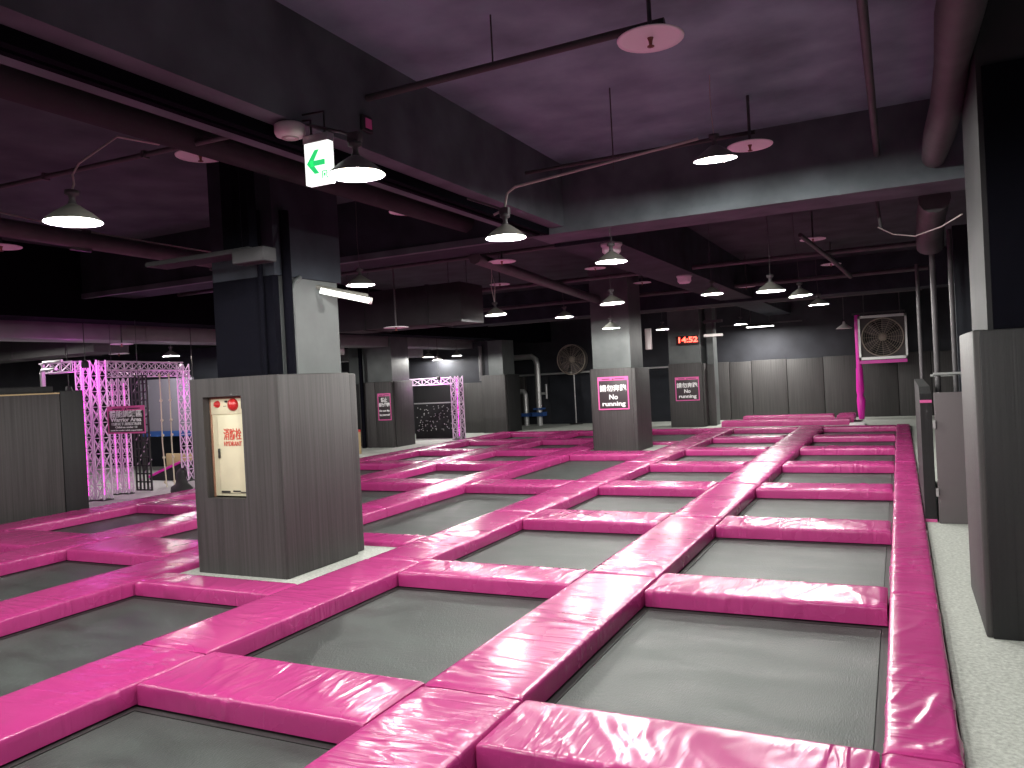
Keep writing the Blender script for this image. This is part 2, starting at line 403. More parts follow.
# front panel with an opening for the hydrant cabinet
fp = MB(); ox, oy = -5.7, 6.2
def fb(x0, x1, z0, z1): fp.box(x0 - ox, x1 - ox, 5.61 - oy, 5.69 - oy, z0 - 0.085, z1 - 0.085)
fb(-6.265, -6.10, 0.085, 1.98); fb(-5.60, -5.15, 0.085, 1.98); fb(-6.10, -5.60, 0.085, 0.82); fb(-6.10, -5.60, 1.80, 1.98)
fp.build('front_panel', 'padding', t)
wpad('side_panel', t, -5.21, -5.13, 5.613, 6.66, 0, 1.98)
wpad('corner_panel', t, -5.27, -5.20, 6.67, 6.86, 0, 1.97)
wpad('side_panel', t, -6.27, -6.20, 5.70, 6.86, 0, 1.975)
wpad('rear_panel', t, -6.20, -5.27, 6.79, 6.86, 0, 1.97)
wpad('wood_trim', t, -6.105, -6.085, 5.695, 5.74, 0.82, 1.80, 'wood_trim', 0.003)
wpad('wood_lintel', t, -6.085, -5.60, 5.695, 5.74, 1.775, 1.80, 'wood_trim', 0.003)
h = thing('hydrant_cabinet', 'cream fire hydrant cabinet with red bell recessed in the padded pillar', 'hydrant cabinet', (-5.865, 5.745, 0.80))
h.scale = (0.95, 0.95, 0.95)
MB().box(-0.27, 0.27, -0.04, 0.0, 0.03, 1.06, 0.004).build('body', 'cream_paint', h)
MB().box(-0.16, 0.245, -0.052, -0.04, 0.06, 0.86, 0.004).build('door', 'cream_paint', h)
MB().box(-0.26, 0.255, -0.05, -0.04, 0.87, 1.05, 0.003).build('alarm_panel', 'cream_paint', h)
MB().lathe([(0.0, -0.05), (0.03, -0.045), (0.06, -0.025), (0.065, 0.0)], (0.08, -0.05, 0.965), 20, 'y').build('alarm_bell', 'red_paint', h)
MB().lathe([(0.0, -0.04), (0.025, -0.03), (0.038, 0.0)], (-0.14, -0.05, 0.975), 16, 'y').build('indicator_lamp', 'red_paint', h)
MB().box(-0.03, 0.0, -0.06, -0.05, 0.99, 1.01).box(-0.06, -0.02, -0.053, -0.05, 0.95, 0.955).build('small_button', 'dark_steel', h)
MB().box(0.19, 0.215, -0.06, -0.05, 0.92, 1.03).build('vent_slot', 'net_black', h)
MB().box(-0.15, -0.13, -0.07, -0.05, 0.42, 0.52, 0.004).build('handle', 'dark_steel', h)
text('lettering', '消防栓', 0.125, 'red_ink', h, (0.05, -0.056, 0.655), bold=0.001, width=0.24)
text('lettering', 'HYDRANT', 0.068, 'red_ink', h, (0.05, -0.056, 0.565), bold=0.0004, width=0.24)
MB().box(-0.14, -0.02, -0.056, -0.052, 0.065, 0.085).box(0.02, 0.12, -0.056, -0.052, 0.075, 0.09).box(0.12, 0.22, -0.056, -0.052, 0.068, 0.078).build('worn_edge', 'dark_steel', h)
# second pillar
pillar('pillar.002', -6.22, -5.33, 16.93, 17.85)
t = thing('pillar_padding', 'charcoal padding around the pillar in the pad grid with the pink-framed sign', 'pillar padding', (-5.7, 17.4, 0.085))
wpad('front_panel', t, -6.255, -5.305, 16.84, 16.92, 0, 1.945); wpad('side_panel', t, -5.31, -5.22, 16.84, 17.95, 0, 1.93)
wpad('side_panel', t, -6.29, -6.235, 16.88, 17.95, 0, 1.93); wpad('rear_panel', t, -6.23, -5.32, 17.87, 17.95, 0, 1.93)
# third pillar by back wall
pillar('pillar.003', -6.62, -5.62, 25.08, 26.0)
t = thing('pillar_padding', 'charcoal padding around the pillar under the red digital clock', 'pillar padding', (-6.1, 25.5, 0))
wpad('front_panel', t, -6.64, -5.58, 25.0, 25.08, 0, 2.03); wpad('side_panel', t, -5.6, -5.52, 25.08, 26.0, 0, 1.99); wpad('return_panel', t, -5.52, -5.28, 25.4, 25.5, 0, 1.96)
pillar('pillar.004', -5.5, -5.3, 25.55, 26.1)
# right near pillar
pillar('pillar.005', 0.50, 1.62, 5.72, 6.87, 'shaft_dark')
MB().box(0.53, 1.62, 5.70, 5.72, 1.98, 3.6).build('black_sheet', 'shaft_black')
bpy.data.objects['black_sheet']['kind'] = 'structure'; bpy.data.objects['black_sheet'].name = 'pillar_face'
t = thing('pillar_padding', 'tall dark padding on the pillar standing on the carpet aisle', 'pillar padding', (1.0, 6.2, 0.085))
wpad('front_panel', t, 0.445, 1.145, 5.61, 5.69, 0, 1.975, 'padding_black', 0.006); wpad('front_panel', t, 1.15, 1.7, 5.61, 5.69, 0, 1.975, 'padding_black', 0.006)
wpad('side_panel', t, 0.41, 0.49, 5.63, 6.82, 0, 1.98, 'padding', 0.012)
# pillar with portrait sign
pillar('pillar.006', -14.4, -13.32, 19.3, 20.2)
t = thing('pillar_padding', 'charcoal padding around the pillar carrying the narrow portrait sign', 'pillar padding', (-13.5, 19.7, 0))
wpad('front_panel', t, -14.45, -13.88, 19.18, 19.28, 0, 1.93); wpad('front_panel', t, -13.87, -13.28, 19.18, 19.28, 0, 1.93); wpad('side_panel', t, -13.32, -13.25, 19.29, 20.25, 0, 1.93)
t = thing('wall_padding', 'dark padding set back beside the portrait-sign pillar', 'wall padding', (-14.8, 19.6, 0))
wpad('panel', t, -15.3, -14.4, 19.6, 19.7, 0, 1.9, 'padding_black')
pillar('pillar.007', -15.2, -14.5, 19.75, 20.4)
# corner pillar near back left
pillar('pillar.008', -12.75, -12.2, 24.3, 25.2)
t = thing('pillar_padding', 'broad charcoal padding on the corner pillar behind the magenta truss', 'pillar padding', (-12.5, 24.5, 0))
wpad('front_panel', t, -12.95, -12.05, 24.1, 24.2, 0, 1.98); wpad('side_panel', t, -12.1, -12.02, 24.2, 25.2, 0, 1.98, 'padding_black')
t = thing('wall_padding', 'lower charcoal wall padding next to the magenta truss tower', 'wall padding', (-13.6, 24.3, 0))
wpad('panel', t, -14.6, -12.96, 24.25, 24.35, 0, 1.75)
struct('wall_3', MB().box(-20, -12.75, 24.4, 24.6, 0, 3.17), 'wall_paint')

# back wall padding panels
edges = [-6.3, -5.3, -4.55, -3.4, -2.25, -1.1, -0.05, 0.9, 2.0, 3.3]
for k in range(len(edges) - 1):
    t = MB().box(0, edges[k + 1] - edges[k] - 0.012, 0, 0.12, 0, 2.02 - 0.02 * (k % 2), 0.015).build('wall_panel', 'padding', loc=(edges[k], 28.02, 0))
    nm = ['half hidden by the clock pillar', 'just right of the clock pillar', 'behind the left end of the spare pink mats', 'behind the middle of the pink mats', 'behind the right end of the pink mats',
          'just left of the magenta fan pole', 'under the square extractor fan', 'right of the extractor fan', 'in the dark corner past the aisle'][k]
    tag(t, f'tall charcoal wall padding panel {nm}', 'wall padding', 'padding panels on the back wall')
# black curtain wall, left part
t = MB().box(-12.1, -6.75, 28.03, 28.14, 0, 1.85).build('black_curtain', 'black_cloth'); tag(t, 'flat black curtain on the rear wall below the round fan', 'curtain')
t = MB().box(0, 0.62, 0, 0.2, 0, 1.86, 0.015).build('wall_panel', 'padding', loc=(-13.72, 27.9, 0)); tag(t, 'narrow charcoal padded block beside the valve pipes', 'wall padding')
# left padded block
t = thing('wall_padding', 'big charcoal padded block at the edge, with a yellow line near its top', 'wall padding', (-12.1, 6, 0))
wpad('side_panel', t, -12.0, -11.75, 1.0, 8.0, 0, 1.97); wpad('end_panel', t, -12.6, -11.75, 8.01, 8.4, 0, 2.0, 'padding_black')
wpad('upper_ledge', t, -12.55, -11.9, 1.0, 8.0, 1.97, 2.08, 'padding_black')
wpad('yellow_line', t, -11.995, -11.745, 1.0, 8.0, 1.955, 1.975, 'tan_board', 0.002)

# booth / gate right
t = thing('padded_partition', 'low dark padded partition with a rounded top beside the aisle rail', 'partition', (0.286, 10.965, 0.085)); t.scale = (0.95, 0.95, 0.95)
p = MB()
prof = [(9.92, 0.0), (9.92, 1.36), (9.97, 1.43), (10.3, 1.50), (13.2, 1.52), (13.2, 0)]
n = len(prof)
vs = [(0.185 - 0.3, y - 11.5, z) for y, z in prof] + [(0.30 - 0.3, y - 11.5, z) for y, z in prof]
p.add(vs, [tuple(range(n)), tuple(reversed(range(n, 2 * n)))] + [(k, k + n, (k + 1) % n + n, (k + 1) % n) for k in range(n)])
p.build('padded_side', 'padding_black', t)
MB().box(-0.116, 0.002, -1.60, -1.575, 1.33, 1.36).box(-0.116, 0.002, -1.60, -1.575, 0.0, 0.03).build('pink_edging', 'sign_pink', t)
MB().box(0.02, 0.75, -1.68, -1.62, 0.0, 1.44, 0.004).build('end_panel', 'grey_panel', t)
hb = MB()
for z in (0.3, 1.05): hb.box(0.0, 0.025, -1.70, -1.67, z, z + 0.09)
hb.build('hinge', 'galvanised', t)
r_ = MB().tube([(0.1, 3.2 - 1.5, 1.56), (0.5, 3.2 - 1.5, 1.56)], 0.02).tube([(0.1, 0.6, 1.6), (0.5, 0.6, 1.6)], 0.02); r_.build('top_rail', 'galvanised', t)
for k, (x, y, z1, r, nm) in enumerate([(0.45, 12, 3.4, 0.035, 'the rear end of the padded partition'), (0.66, 12, 3.5, 0.03, 'the grey end panel, close to the aisle pillar'),
                                       (0.33, 15, 3.4, 0.03, 'the partition, nearest the square fan')]):
    t = thing('support_post', f'slim vertical steel post rising behind {nm}', 'post', (x, y, 0.085), 'slim posts behind the partition')
    MB().tube([(0, 0, 0.0), (0, 0, z1 - 0.085)], r).build('shaft', 'pipe_paint', t)
    MB().box(-0.06, 0.06, -0.06, 0.06, 0, 0.012).build('base_plate', 'dark_steel', t)
t = MB().box(0.72, 1.7, 12.4, 12.5, 0.085, 3.6).build('black_curtain', 'black_cloth'); tag(t, 'black hanging sheet behind the aisle pillar and the slim posts', 'curtain')

# ------------------------------------------------------------------ signs
def sign(loc, w, hh, lines, label, mount=True):
    t = thing('notice_sign', label, 'sign', loc)
    MB().box(-w / 2, w / 2, -0.012, 0.0, 0, hh, 0.002).build('panel', 'sign_black', t)
    b = 0.028; fr = MB()
    fr.box(-w / 2, w / 2, -0.016, -0.012, hh - 0.085, hh).box(-w / 2, w / 2, -0.016, -0.012, 0, b)
    fr.box(-w / 2, -w / 2 + b, -0.016, -0.012, b, hh - 0.085).box(w / 2 - b, w / 2, -0.016, -0.012, b, hh - 0.085)
    fr.build('border', 'sign_pink', t)
    mk = MB(); mk.box(-w * 0.36, -w * 0.1, -0.018, -0.016, hh - 0.06, hh - 0.04).box(w * 0.06, w * 0.38, -0.018, -0.016, hh - 0.055, hh - 0.038)
    mk.add([(-0.03, -0.018, hh - 0.07), (0.03, -0.018, hh - 0.07), (0.012, -0.018, hh - 0.03)], [(0, 1, 2)])
    mk.build('header_mark', 'sign_black', t)
    for (s_, size, z, bw, wd) in lines:
        text('lettering', s_, size, 'sign_white', t, (0, -0.02, z), bold=bw, width=wd)
    return t
sign((-5.735, 16.835, 1.02), 0.715, 0.735, [('請勿奔跑', 0.16, 0.47, 0.003, 0.62), ('No', 0.15, 0.28, 0.004, 0.2), ('running', 0.14, 0.13, 0.004, 0.54)],
     'black no running sign with pink border on the pillar inside the pad grid')
sign((-6.06, 24.995, 0.84), 0.76, 0.75, [('請勿奔跑', 0.17, 0.48, 0.003, 0.66), ('No', 0.16, 0.30, 0.004, 0.2), ('running', 0.15, 0.14, 0.004, 0.56)],
     'black no running sign with pink border on the pillar under the red clock')
sign((-13.55, 19.175, 0.80), 0.46, 0.79, [('禁止', 0.13, 0.59, 0.005, 0.22), ('自行攀爬', 0.12, 0.45, 0.005, 0.38), ('Do not flip', 0.07, 0.28, 0.003, 0.36), ('by yourself', 0.07, 0.16, 0.003, 0.36)],
     'narrow portrait sign with pink border and white lettering on the far pillar')
wsg = sign((-12.1, 9.44, 1.22), 0.95, 0.48, [('體能訓練區', 0.13, 0.335, 0.002, 0.82), ('Warrior Area', 0.1, 0.24, 0.003, 0.78), ('12歲以下,需監護陪同', 0.055, 0.165, 0.001, 0.74),
     ('Children under 12', 0.045, 0.11, 0.0015, 0.56), ('must be under adult supervision', 0.035, 0.058, 0.001, 0.8)],
     'black and pink warrior area sign hanging in front of the magenta trusses')
hg = MB().tube([(-0.33, 0.004, 0.49), (-0.33, 0.004, 1.95)], 0.004, 6).tube([(0.33, 0.004, 0.49), (0.33, 0.004, 1.95)], 0.004, 6); hg.build('hanging_wire', 'dark_steel', wsg)

# exit sign
t = thing('exit_sign', 'glowing green arrow exit sign hanging below the beam', 'exit sign', (-3.33, 4.13, 3.155))
t.scale = (0.93, 0.93, 0.93)
MB().box(-0.105, 0.105, -0.03, 0.03, 0.0, 0.29, 0.004).build('lightbox', 'exit_lit', t)
MB().box(-0.11, 0.11, -0.035, 0.035, 0.29, 0.345, 0.003).build('housing', 'galvanised', t)
MB().tube([(-0.06, 0, 0.34), (-0.06, 0, 0.46), (-0.13, 0, 0.47)], 0.008).tube([(0.06, 0, 0.34), (0.06, 0, 0.5), (-0.13, 0, 0.51)], 0.008).build('bracket', 'dark_steel', t)
a = MB(); yy = -0.034
def flat(poly): 
    a.add([(x, yy, z) for x, z in poly] + [(x, -0.0305, z) for x, z in poly], [tuple(range(len(poly)))] + [(k, (k + 1) % len(poly), (k + 1) % len(poly) + len(poly), k + len(poly)) for k in range(len(poly))])
flat([(-0.085, 0.145), (-0.035, 0.145), (0.025, 0.235), (-0.012, 0.235)]); flat([(-0.085, 0.145), (-0.02, 0.07), (0.02, 0.07), (-0.035, 0.145)])
flat([(-0.05, 0.125), (0.072, 0.125), (0.072, 0.162), (-0.05, 0.162)])
a.build('arrow', 'exit_green', t)
a = MB()
for (x0, x1, z0, z1) in ((0.045, 0.05, 0.03, 0.08), (0.083, 0.088, 0.03, 0.08), (0.045, 0.088, 0.077, 0.082), (0.06, 0.072, 0.045, 0.066)): a.box(x0, x1, -0.034, -0.0305, z0, z1)
a.build('doorway_symbol', 'exit_green', t)
# alarm dome / detector
t = thing('smoke_alarm', 'round cream alarm unit fixed to the beam beside the exit sign', 'smoke alarm', (-3.50, 4.06, 3.47))
MB().lathe([(0.0, 0), (0.06, 0.0), (0.09, 0.012), (0.1, 0.03), (0.1, 0.08), (0.085, 0.09), (0, 0.09)]).build('body', 'plastic_white', t)
MB().lathe([(0.03, -0.003), (0.055, -0.004), (0.055, 0.0)]).build('grille_ring', 'cord', t)
MB().tube([(0, 0, 0.085), (0, 0, 0.10)], 0.05, 12).build('mount', 'dark_steel', t)
t = thing('junction_box', 'small square pinkish box on the beam face right of the exit sign', 'junction box', (-3.42, 4.82, 3.75))
MB().box(-0.03, 0.0, -0.06, 0.06, -0.06, 0.06, 0.004).build('back_box', 'dark_steel', t); MB().box(0.0, 0.008, -0.035, 0.035, -0.035, 0.035).build('cover', 'sign_pink', t)

# ------------------------------------------------------------------ lamps
lp = thing('highbay_lamp', 'lamp', 'ceiling lamp', (0, 0, 0), 'high bay lamps')
MB().lathe([(0.028, 0.135), (0.05, 0.125), (0.085, 0.10), (0.13, 0.07), (0.175, 0.03), (0.2, 0.006), (0.205, 0.0), (0.2, 0.0)], n=28).build('shade', 'lamp_outer', lp)
MB().lathe([(0.198, 0.0), (0.194, 0.008), (0.168, 0.03), (0.122, 0.066), (0.06, 0.1), (0.0, 0.11)], n=28).build('reflector', 'lamp_inner', lp)
MB().lathe([(0.0, 0.03), (0.035, 0.033), (0.055, 0.045), (0.06, 0.06), (0.045, 0.085), (0.0, 0.095)], n=16).build('bulb', 'bulb', lp)
MB().lathe([(0.0, 0.235), (0.05, 0.235), (0.05, 0.205), (0.024, 0.195), (0.022, 0.16), (0.032, 0.14), (0.03, 0.13)], n=16).build('socket', 'pipe_paint', lp)
ld = bpy.data.lights.new('lamp_light', 'POINT'); ld.energy = LAMP_W; ld.color = LAMP_COL; ld.shadow_soft_size = 0.018
lo = bpy.data.objects.new('lamp_light', ld); COL.objects.link(lo); lo.parent = lp; lo.location = (0, 0, 0.012)
LAMPS = [
 (-1.33, 6.88, 3.6, 'brightest white high bay lamp in front of the lit beam face'),
 (-3.04, 4.13, 3.17, 'big glowing high bay lamp right beside the green exit sign'),
 (-4.90, 3.50, 3.02, 'dark shaded lamp hanging alone by a curled cord at far left'),
 (-3.09, 6.35, 3.08, 'glowing lamp hung below the bend of the pale conduit'),
 (-2.90, 8.68, 3.10, 'lamp just under the lateral beam beside a small round plate'),
 (-6.00, 8.11, 3.09, 'lamp just above the white tube at the hydrant pillar'),
 (-1.45, 10.69, 2.78, 'largest of the lamps hanging over the middle of the aisle column'),
 (-3.78, 11.24, 2.86, 'tilted-looking lamp on a long chain past the lateral beam'),
 (-6.00, 11.79, 2.90, 'lamp hung on a looped cord at the corner of the black duct'),
 (-1.37, 13.46, 2.91, 'lamp between the largest aisle lamp and the lowest aisle lamp'),
 (-5.97, 14.75, 3.00, 'small lamp between the looped-cord lamp and the grid pillar'),
 (-5.26, 15.5, 2.75, 'small lamp right above the top of the grid pillar'),
 (-2.75, 13.38, 3.06, 'shallow bright lamp under the far long beam'),
 (-1.33, 16.17, 2.93, 'lowest and smallest lamp over the aisle column'),
 (-5.9, 21.8, 2.98, 'far lamp left of the red digital clock'),
 (-3.9, 22.6, 3.0, 'far lamp by the long beam in front of the back wall'),
]
OFF = [(0.9, 1.3, 3.1), (-6.6, 1.7, 3.1), (-11.2, 3.4, 3.1), (-1.4, 1.3, 3.1), (-4.2, 0.4, 3.1), (-8.4, 3.6, 3.1), (-1.6, -2.2, 3.1), (-5.4, -2.4, 3.1), (-9.6, -0.5, 3.1)]  # out of view; aisle-side, pillar column and outer rail lamps are added as fill
FARL = [(-8.9, 7.9, 2.9, None)]
LEFTL = [(-14.6, 12.6, 2.72, 'white lamp over the truss frame, near the hydrant pillar'), (-15.8, 9.0, 2.9, 'small lamp above the left padded block'),
         (-14.8, 16.0, 2.8, 'flat white lamp just right of the hydrant pillar, under the low duct'), (-13.1, 21.0, 2.62, 'lamp in the low bay above the magenta truss beam'),
         (-14.6, 24.0, 2.62, 'farthest lamp of the low bay behind the round duct end'), (-12.9, 22.4, 2.66, 'lamp in the low bay in front of the corner pillar')]
allp = [(x, y, z, l, 4.3) for x, y, z, l in LAMPS] + [(x, y, z, l, 3.6) for x, y, z, l in LEFTL] + [(x, y, z, None, 4.3) for x, y, z in OFF]
offn = ['added unseen over the aisle beside the camera', 'added unseen over the near end of the pillar column', 'added unseen over the near end of the outer rail', 'above and behind the camera', 'over the near end of the second column', 'over the near end of the outer column', 'behind the camera over the aisle', 'behind the camera over the middle', 'behind the camera at the far side']
oi = 0
rope_lamp = None
lamp_objs = [lp if k == 0 else copy_tree(lp) for k in range(len(allp))]
for k, (x, y, z, l, zt) in enumerate(allp):
    o = lamp_objs[k]; o.scale = (0.9, 0.9, 0.9); top_k = 1 / 0.9
    o.location = (x, y, z)
    if k == 0: o.rotation_euler = (0.10, 0, 0)
    if k in (7, 8, 9): o.rotation_euler = (0, -0.05, 0)
    if l is None: l = 'white high bay lamp ' + offn[oi]; oi += 1
    o['label'] = l
    top = ({1: 3.56, 3: 3.52, 4: 3.5, 2: 3.68}.get(k, 4.3) - z) * top_k
    h0 = 0.23
    if k in (1, 3):
        MB().tube([(0, 0, h0), (-0.02, 0, h0 + 0.05), (-0.1, 0, h0 + 0.09), (-0.41, 0, h0 + 0.12 + (0.08 if k == 1 else 0.1))], 0.012, 6).build('cord', 'pipe_paint', o)
        MB().box(-0.05, 0.05, -0.03, 0.03, h0, h0 + 0.07, 0.005).build('junction', 'pipe_paint', o); continue
    jit = random.uniform(-0.03, 0.03)
    c = MB()
    if k == 2: c.tube([(0, 0, h0), (0.03, 0.0, h0 + 0.05), (0.02, 0, h0 + 0.12), (0.07, 0.02, h0 + 0.2), (0.14, 0.3, top - 0.05), (0.1, 0.72, top)], 0.008, 6)
    elif k == 8: c.tube([(0, 0, h0), (0.04, 0, h0 + 0.3), (0, 0, h0 + 0.55), (-0.04, 0, h0 + 0.3), (0, 0, h0)], 0.008, 6).tube([(0, 0, h0 + 0.55), (0, 0, top)], 0.006, 5)
    else: c.tube([(0, 0, h0), (jit, 0.01, h0 + (top - h0) * 0.35), (-0.01, 0, h0 + (top - h0) * 0.7), (0, 0, top)], 0.005, 5)
    c.build('cord', 'cord' if k in (0, 2, 8) else 'pipe_paint', o)

# flood light on back wall, flourescent tube, projector, clock
t = thing('flood_light', 'bright rectangular flood light high on the back wall', 'flood light', (-4.05, 27.0, 3.12))
MB().box(-0.45, 0.45, -0.12, 0.12, 0.0, 0.07, 0.008).build('housing', 'dark_steel', t); MB().box(-0.42, 0.42, -0.1, 0.1, -0.02, 0.0).build('lens', 'flood_lens', t)
MB().box(-1.3, 1.3, -0.02, 0.02, 0.07, 0.11).tube([(-0.3, 0, 0.1), (-0.3, 0, 1.22)], 0.012).tube([(0.3, 0, 0.1), (0.3, 0, 1.22)], 0.012).build('hanging_rail', 'pipe_paint', t)
al = bpy.data.lights.new('flood_lamp', 'AREA'); al.energy = 190; al.color = LAMP_COL; al.shape = 'RECTANGLE'; al.size = 0.8; al.size_y = 0.2
ao = bpy.data.objects.new('flood_lamp', al); COL.objects.link(ao); ao.parent = t; ao.location = (0, 0, -0.03)
t = thing('tube_light', 'white fluorescent tube sticking out from the hydrant pillar', 'tube light', (-5.28, 6.45, 2.83))
d = Vector((0.34, 0.36, -0.11))
MB().tube([(0.0, 0.0, 0), tuple(d)], 0.032, 12).build('tube', 'tube_lit', t)
MB().tube([tuple(d), tuple(d * 1.06)], 0.036, 12).build('end_cap', 'plastic_white', t)
MB().tube([(-0.04, -0.03, 0.04), tuple(d * 0.98 + Vector((0, 0, 0.045)))], 0.025, 6).build('batten', 'lamp_outer', t)
t = thing('projector_lamp', 'pale ceiling projector hanging beside the clock pillar', 'projector', (-5.0, 24.2, 2.78))
MB().box(-0.26, 0.26, -0.15, 0.15, 0, 0.08, 0.01).build('body', 'plastic_white', t)
MB().tube([(0, 0, 0.08), (0, 0, 0.42)], 0.05).box(-0.28, 0.28, -0.05, 0.05, 0.42, 0.5).tube([(0.1, 0, 0.5), (0.1, 0, 1.52)], 0.02).build('mount', 'pipe_paint', t)
t = thing('digital_clock', 'red digital clock showing 14:52 above the far pillar', 'clock', (-5.95, 24.85, 2.62))
MB().box(-0.36, 0.36, 0.0, 0.06, 0, 0.27, 0.006).build('case', 'clock_body', t)
text('digits', '14:52', 0.24, 'led_red', t, (0, -0.004, 0.135), bold=0.006, width=0.6)
MB().tube([(0, 0.05, 0.15), (0, 0.2, 0.15)], 0.02).build('bracket', 'dark_steel', t)

# ------------------------------------------------------------------ sprinkler plates
sp = thing('sprinkler', 'sprinkler', 'sprinkler', (0, 0, 0), 'sprinkler heads with round shields')
MB().lathe([(0.0, 0.0), (0.17, -0.004), (0.2, -0.012), (0.203, -0.004), (0.17, 0.006), (0.0, 0.01)], n=28).build('shield', 'white_plate', sp)
MB().lathe([(0.008, -0.055), (0.022, -0.055), (0.022, -0.05), (0.009, -0.045), (0.012, -0.02), (0.02, 0.0)], n=10).build('head', 'brass', sp)
MB().tube([(0, 0, 0.01), (0, 0, 0.45)], 0.014, 8).build('drop_pipe', 'pipe_paint', sp)
SPR = [(-1.27, 4.75, 3.85, 'largest round sprinkler shield near the top edge of the view'), (-1.14, 7.53, 3.85, 'sprinkler shield overlapping the brightest lamp'),
       (-5.22, 4.92, 3.85, 'sprinkler shield left of the exit sign, tilted pink disc'), (-5.1, 7.85, 3.85, 'sprinkler shield below and right of the exit sign'),
       (-1.18, 13.85, 3.85, 'sprinkler shield over the middle of the aisle column'), (-8.7, 5.35, 3.55, 'sprinkler shield cut by the edge, below the single dark lamp'),
       (-6.9, 7.6, 3.42, 'sprinkler shield over the top of the hydrant pillar'), (-1.18, 17.66, 3.85, 'thin far sprinkler shield over the aisle column'),
       (-5.12, 14.33, 3.85, 'sprinkler shield below the lamp at the lateral beam'), (-5.15, 17.5, 3.85, 'far sprinkler shield past the middle of the room'),
       (-7.32, 10.79, 2.76, 'low sprinkler shield under the white tube'), (-7.0, 14.0, 3.7, 'sprinkler shield at the end of the black duct'),
       (-3.0, 18.3, 3.62, 'far sprinkler shield under the far long beam'), (-5.0, 10.1, 3.5, 'thin sprinkler shield behind the conduit lamp'),
       (-15.0, 11.6, 2.8, 'sprinkler shield over the near truss tower'), (-13.1, 10.2, 2.86, 'low sprinkler shield touching the left truss beam')]
for k, (x, y, z, l) in enumerate(SPR):
    o = sp if k == 0 else copy_tree(sp)
    o.location = (x, y, z); o['label'] = l
    if 0.45 + z < 4.25 and z < 3.8:
        MB().tube([(0, 0, 0.44), (0, 0, 4.3 - z)], 0.014, 8).build('riser', 'pipe_paint', o)
t = thing('round_detector', 'round white detector beneath the far long beam, nearer one', 'detector', (-3.3, 9.9, 3.44), 'detectors on the far beam')
MB().lathe([(0, -0.07), (0.09, -0.065), (0.12, -0.03), (0.12, 0.03), (0.14, 0.05), (0.14, 0.08), (0, 0.08)]).build('body', 'white_plate', t)
t2 = copy_tree(t); t2.location = (-3.4, 14.2, 3.44); t2['label'] = 'round white detector beneath the far long beam, farther one'

# ------------------------------------------------------------------ pipes, ducts, conduits
def pipe(label, pts, r, m='pipe_paint', name='ceiling_pipe', n=8, straps=0, hang=None):
    t = thing(name, label, 'pipe' if 'pipe' in name else 'conduit', pts[0])
    p0 = Vector(pts[0])
    q = [tuple(Vector(p) - p0) for p in pts]
    MB().tube(q, r, n).build('run', m, t)
    for k in range(straps):
        f = (k + 0.5) / straps; a = Vector(q[0]).lerp(Vector(q[-1]), f)
        MB().box(a.x - 0.015, a.x + 0.015, a.y - r * 1.3, a.y + r * 1.3, a.z - r * 1.3, a.z + r * 1.3).build('clamp', 'cord' if m == 'pipe_dull' else m, t)
    if hang:
        for f in hang:
            a = Vector(q[0]).lerp(Vector(q[-1]), f); MB().tube([tuple(a), (a.x, a.y, 4.3 - p0.z)], 0.006, 5).build('hanger_rod', 'pipe_paint', t)
    return t
pipe('dark pipe across the near bay ending at the largest sprinkler shield', [(-3.44, 4.85, 3.95), (-1.2, 4.83, 3.96)], 0.028, 'pipe_dull', straps=0, hang=[0.47])
pipe('dark pipe across the near bay feeding the shield by the brightest lamp', [(-3.44, 7.62, 3.98), (-1.1, 7.6, 3.98)], 0.02, 'pipe_dull')
pipe('pale thin conduit that bends down to the glowing lamp box', [(-3.2, 6.35, 3.30), (-3.10, 6.37, 3.34), (-3.07, 6.38, 3.48), (-3.0, 6.40, 3.53), (-1.45, 6.8, 3.78)], 0.012, 'cord', 'conduit', hang=[0.6])
pipe('dark conduit run crossing the left bay above the single lamp', [(-8.0, 4.2, 3.7), (-3.5, 4.42, 3.72)], 0.022, 'pipe_paint', 'conduit', straps=4)
pipe('thick pipe running away above the black space at left', [(-6.95, 2.4, 3.4), (-7.3, 7.9, 3.4)], 0.085, straps=3)
pipe('large round pipe along the left bay, parallel to the beam', [(-4.75, -4.0, 3.78), (-4.75, 8.64, 3.78)], 0.12, 'shaft_dark')
pipe('slimmer pipe beside the large round pipe of the left bay', [(-5.15, -4.0, 3.9), (-5.15, 8.64, 3.9)], 0.05, 'pipe_dull')
pipe('thin cable strapped along the thick left pipe', [(-7.0, 3.0, 3.50), (-7.05, 4.2, 3.53), (-7.12, 5.2, 3.49), (-7.2, 7.2, 3.49)], 0.008, 'cord', 'cable')
pipe('cross pipe in the far bay nearer to the lateral beam', [(-12.0, 14.0, 3.62), (0.6, 14.0, 3.62)], 0.04)
pipe('second cross pipe of the far bay', [(-12.0, 18.0, 3.62), (0.6, 18.0, 3.62)], 0.045)
pipe('last cross pipe of the far bay before the back wall', [(-12.0, 23.0, 3.6), (0.6, 23.0, 3.6)], 0.045)
pipe('thin cross pipe just past the lateral beam', [(-3.2, 10.3, 4.0), (0.6, 10.3, 4.0)], 0.02)
pipe('cross pipe left of the far beam behind the conduit lamp', [(-12.0, 10.6, 3.7), (-4.0, 10.6, 3.7)], 0.03)
pipe('long pipe running away left of the far beam', [(-5.2, 9.66, 3.52), (-6.3, 19.0, 3.5)], 0.09)
pipe('slanting short pipe above the far aisle lamps', [(-1.25, 12.6, 3.75), (-0.85, 14.5, 3.45), (-0.7, 15.1, 3.3)], 0.035)
pipe('inclined slim pipe under the slab near the top right', [(-0.10, 2.0, 3.98), (-0.11, 8.66, 3.85)], 0.03)
pipe('short drop pipe hanging past the lateral beam near the wall duct', [(-0.15, 9.9, 3.62), (-0.12, 9.9, 3.30)], 0.02)
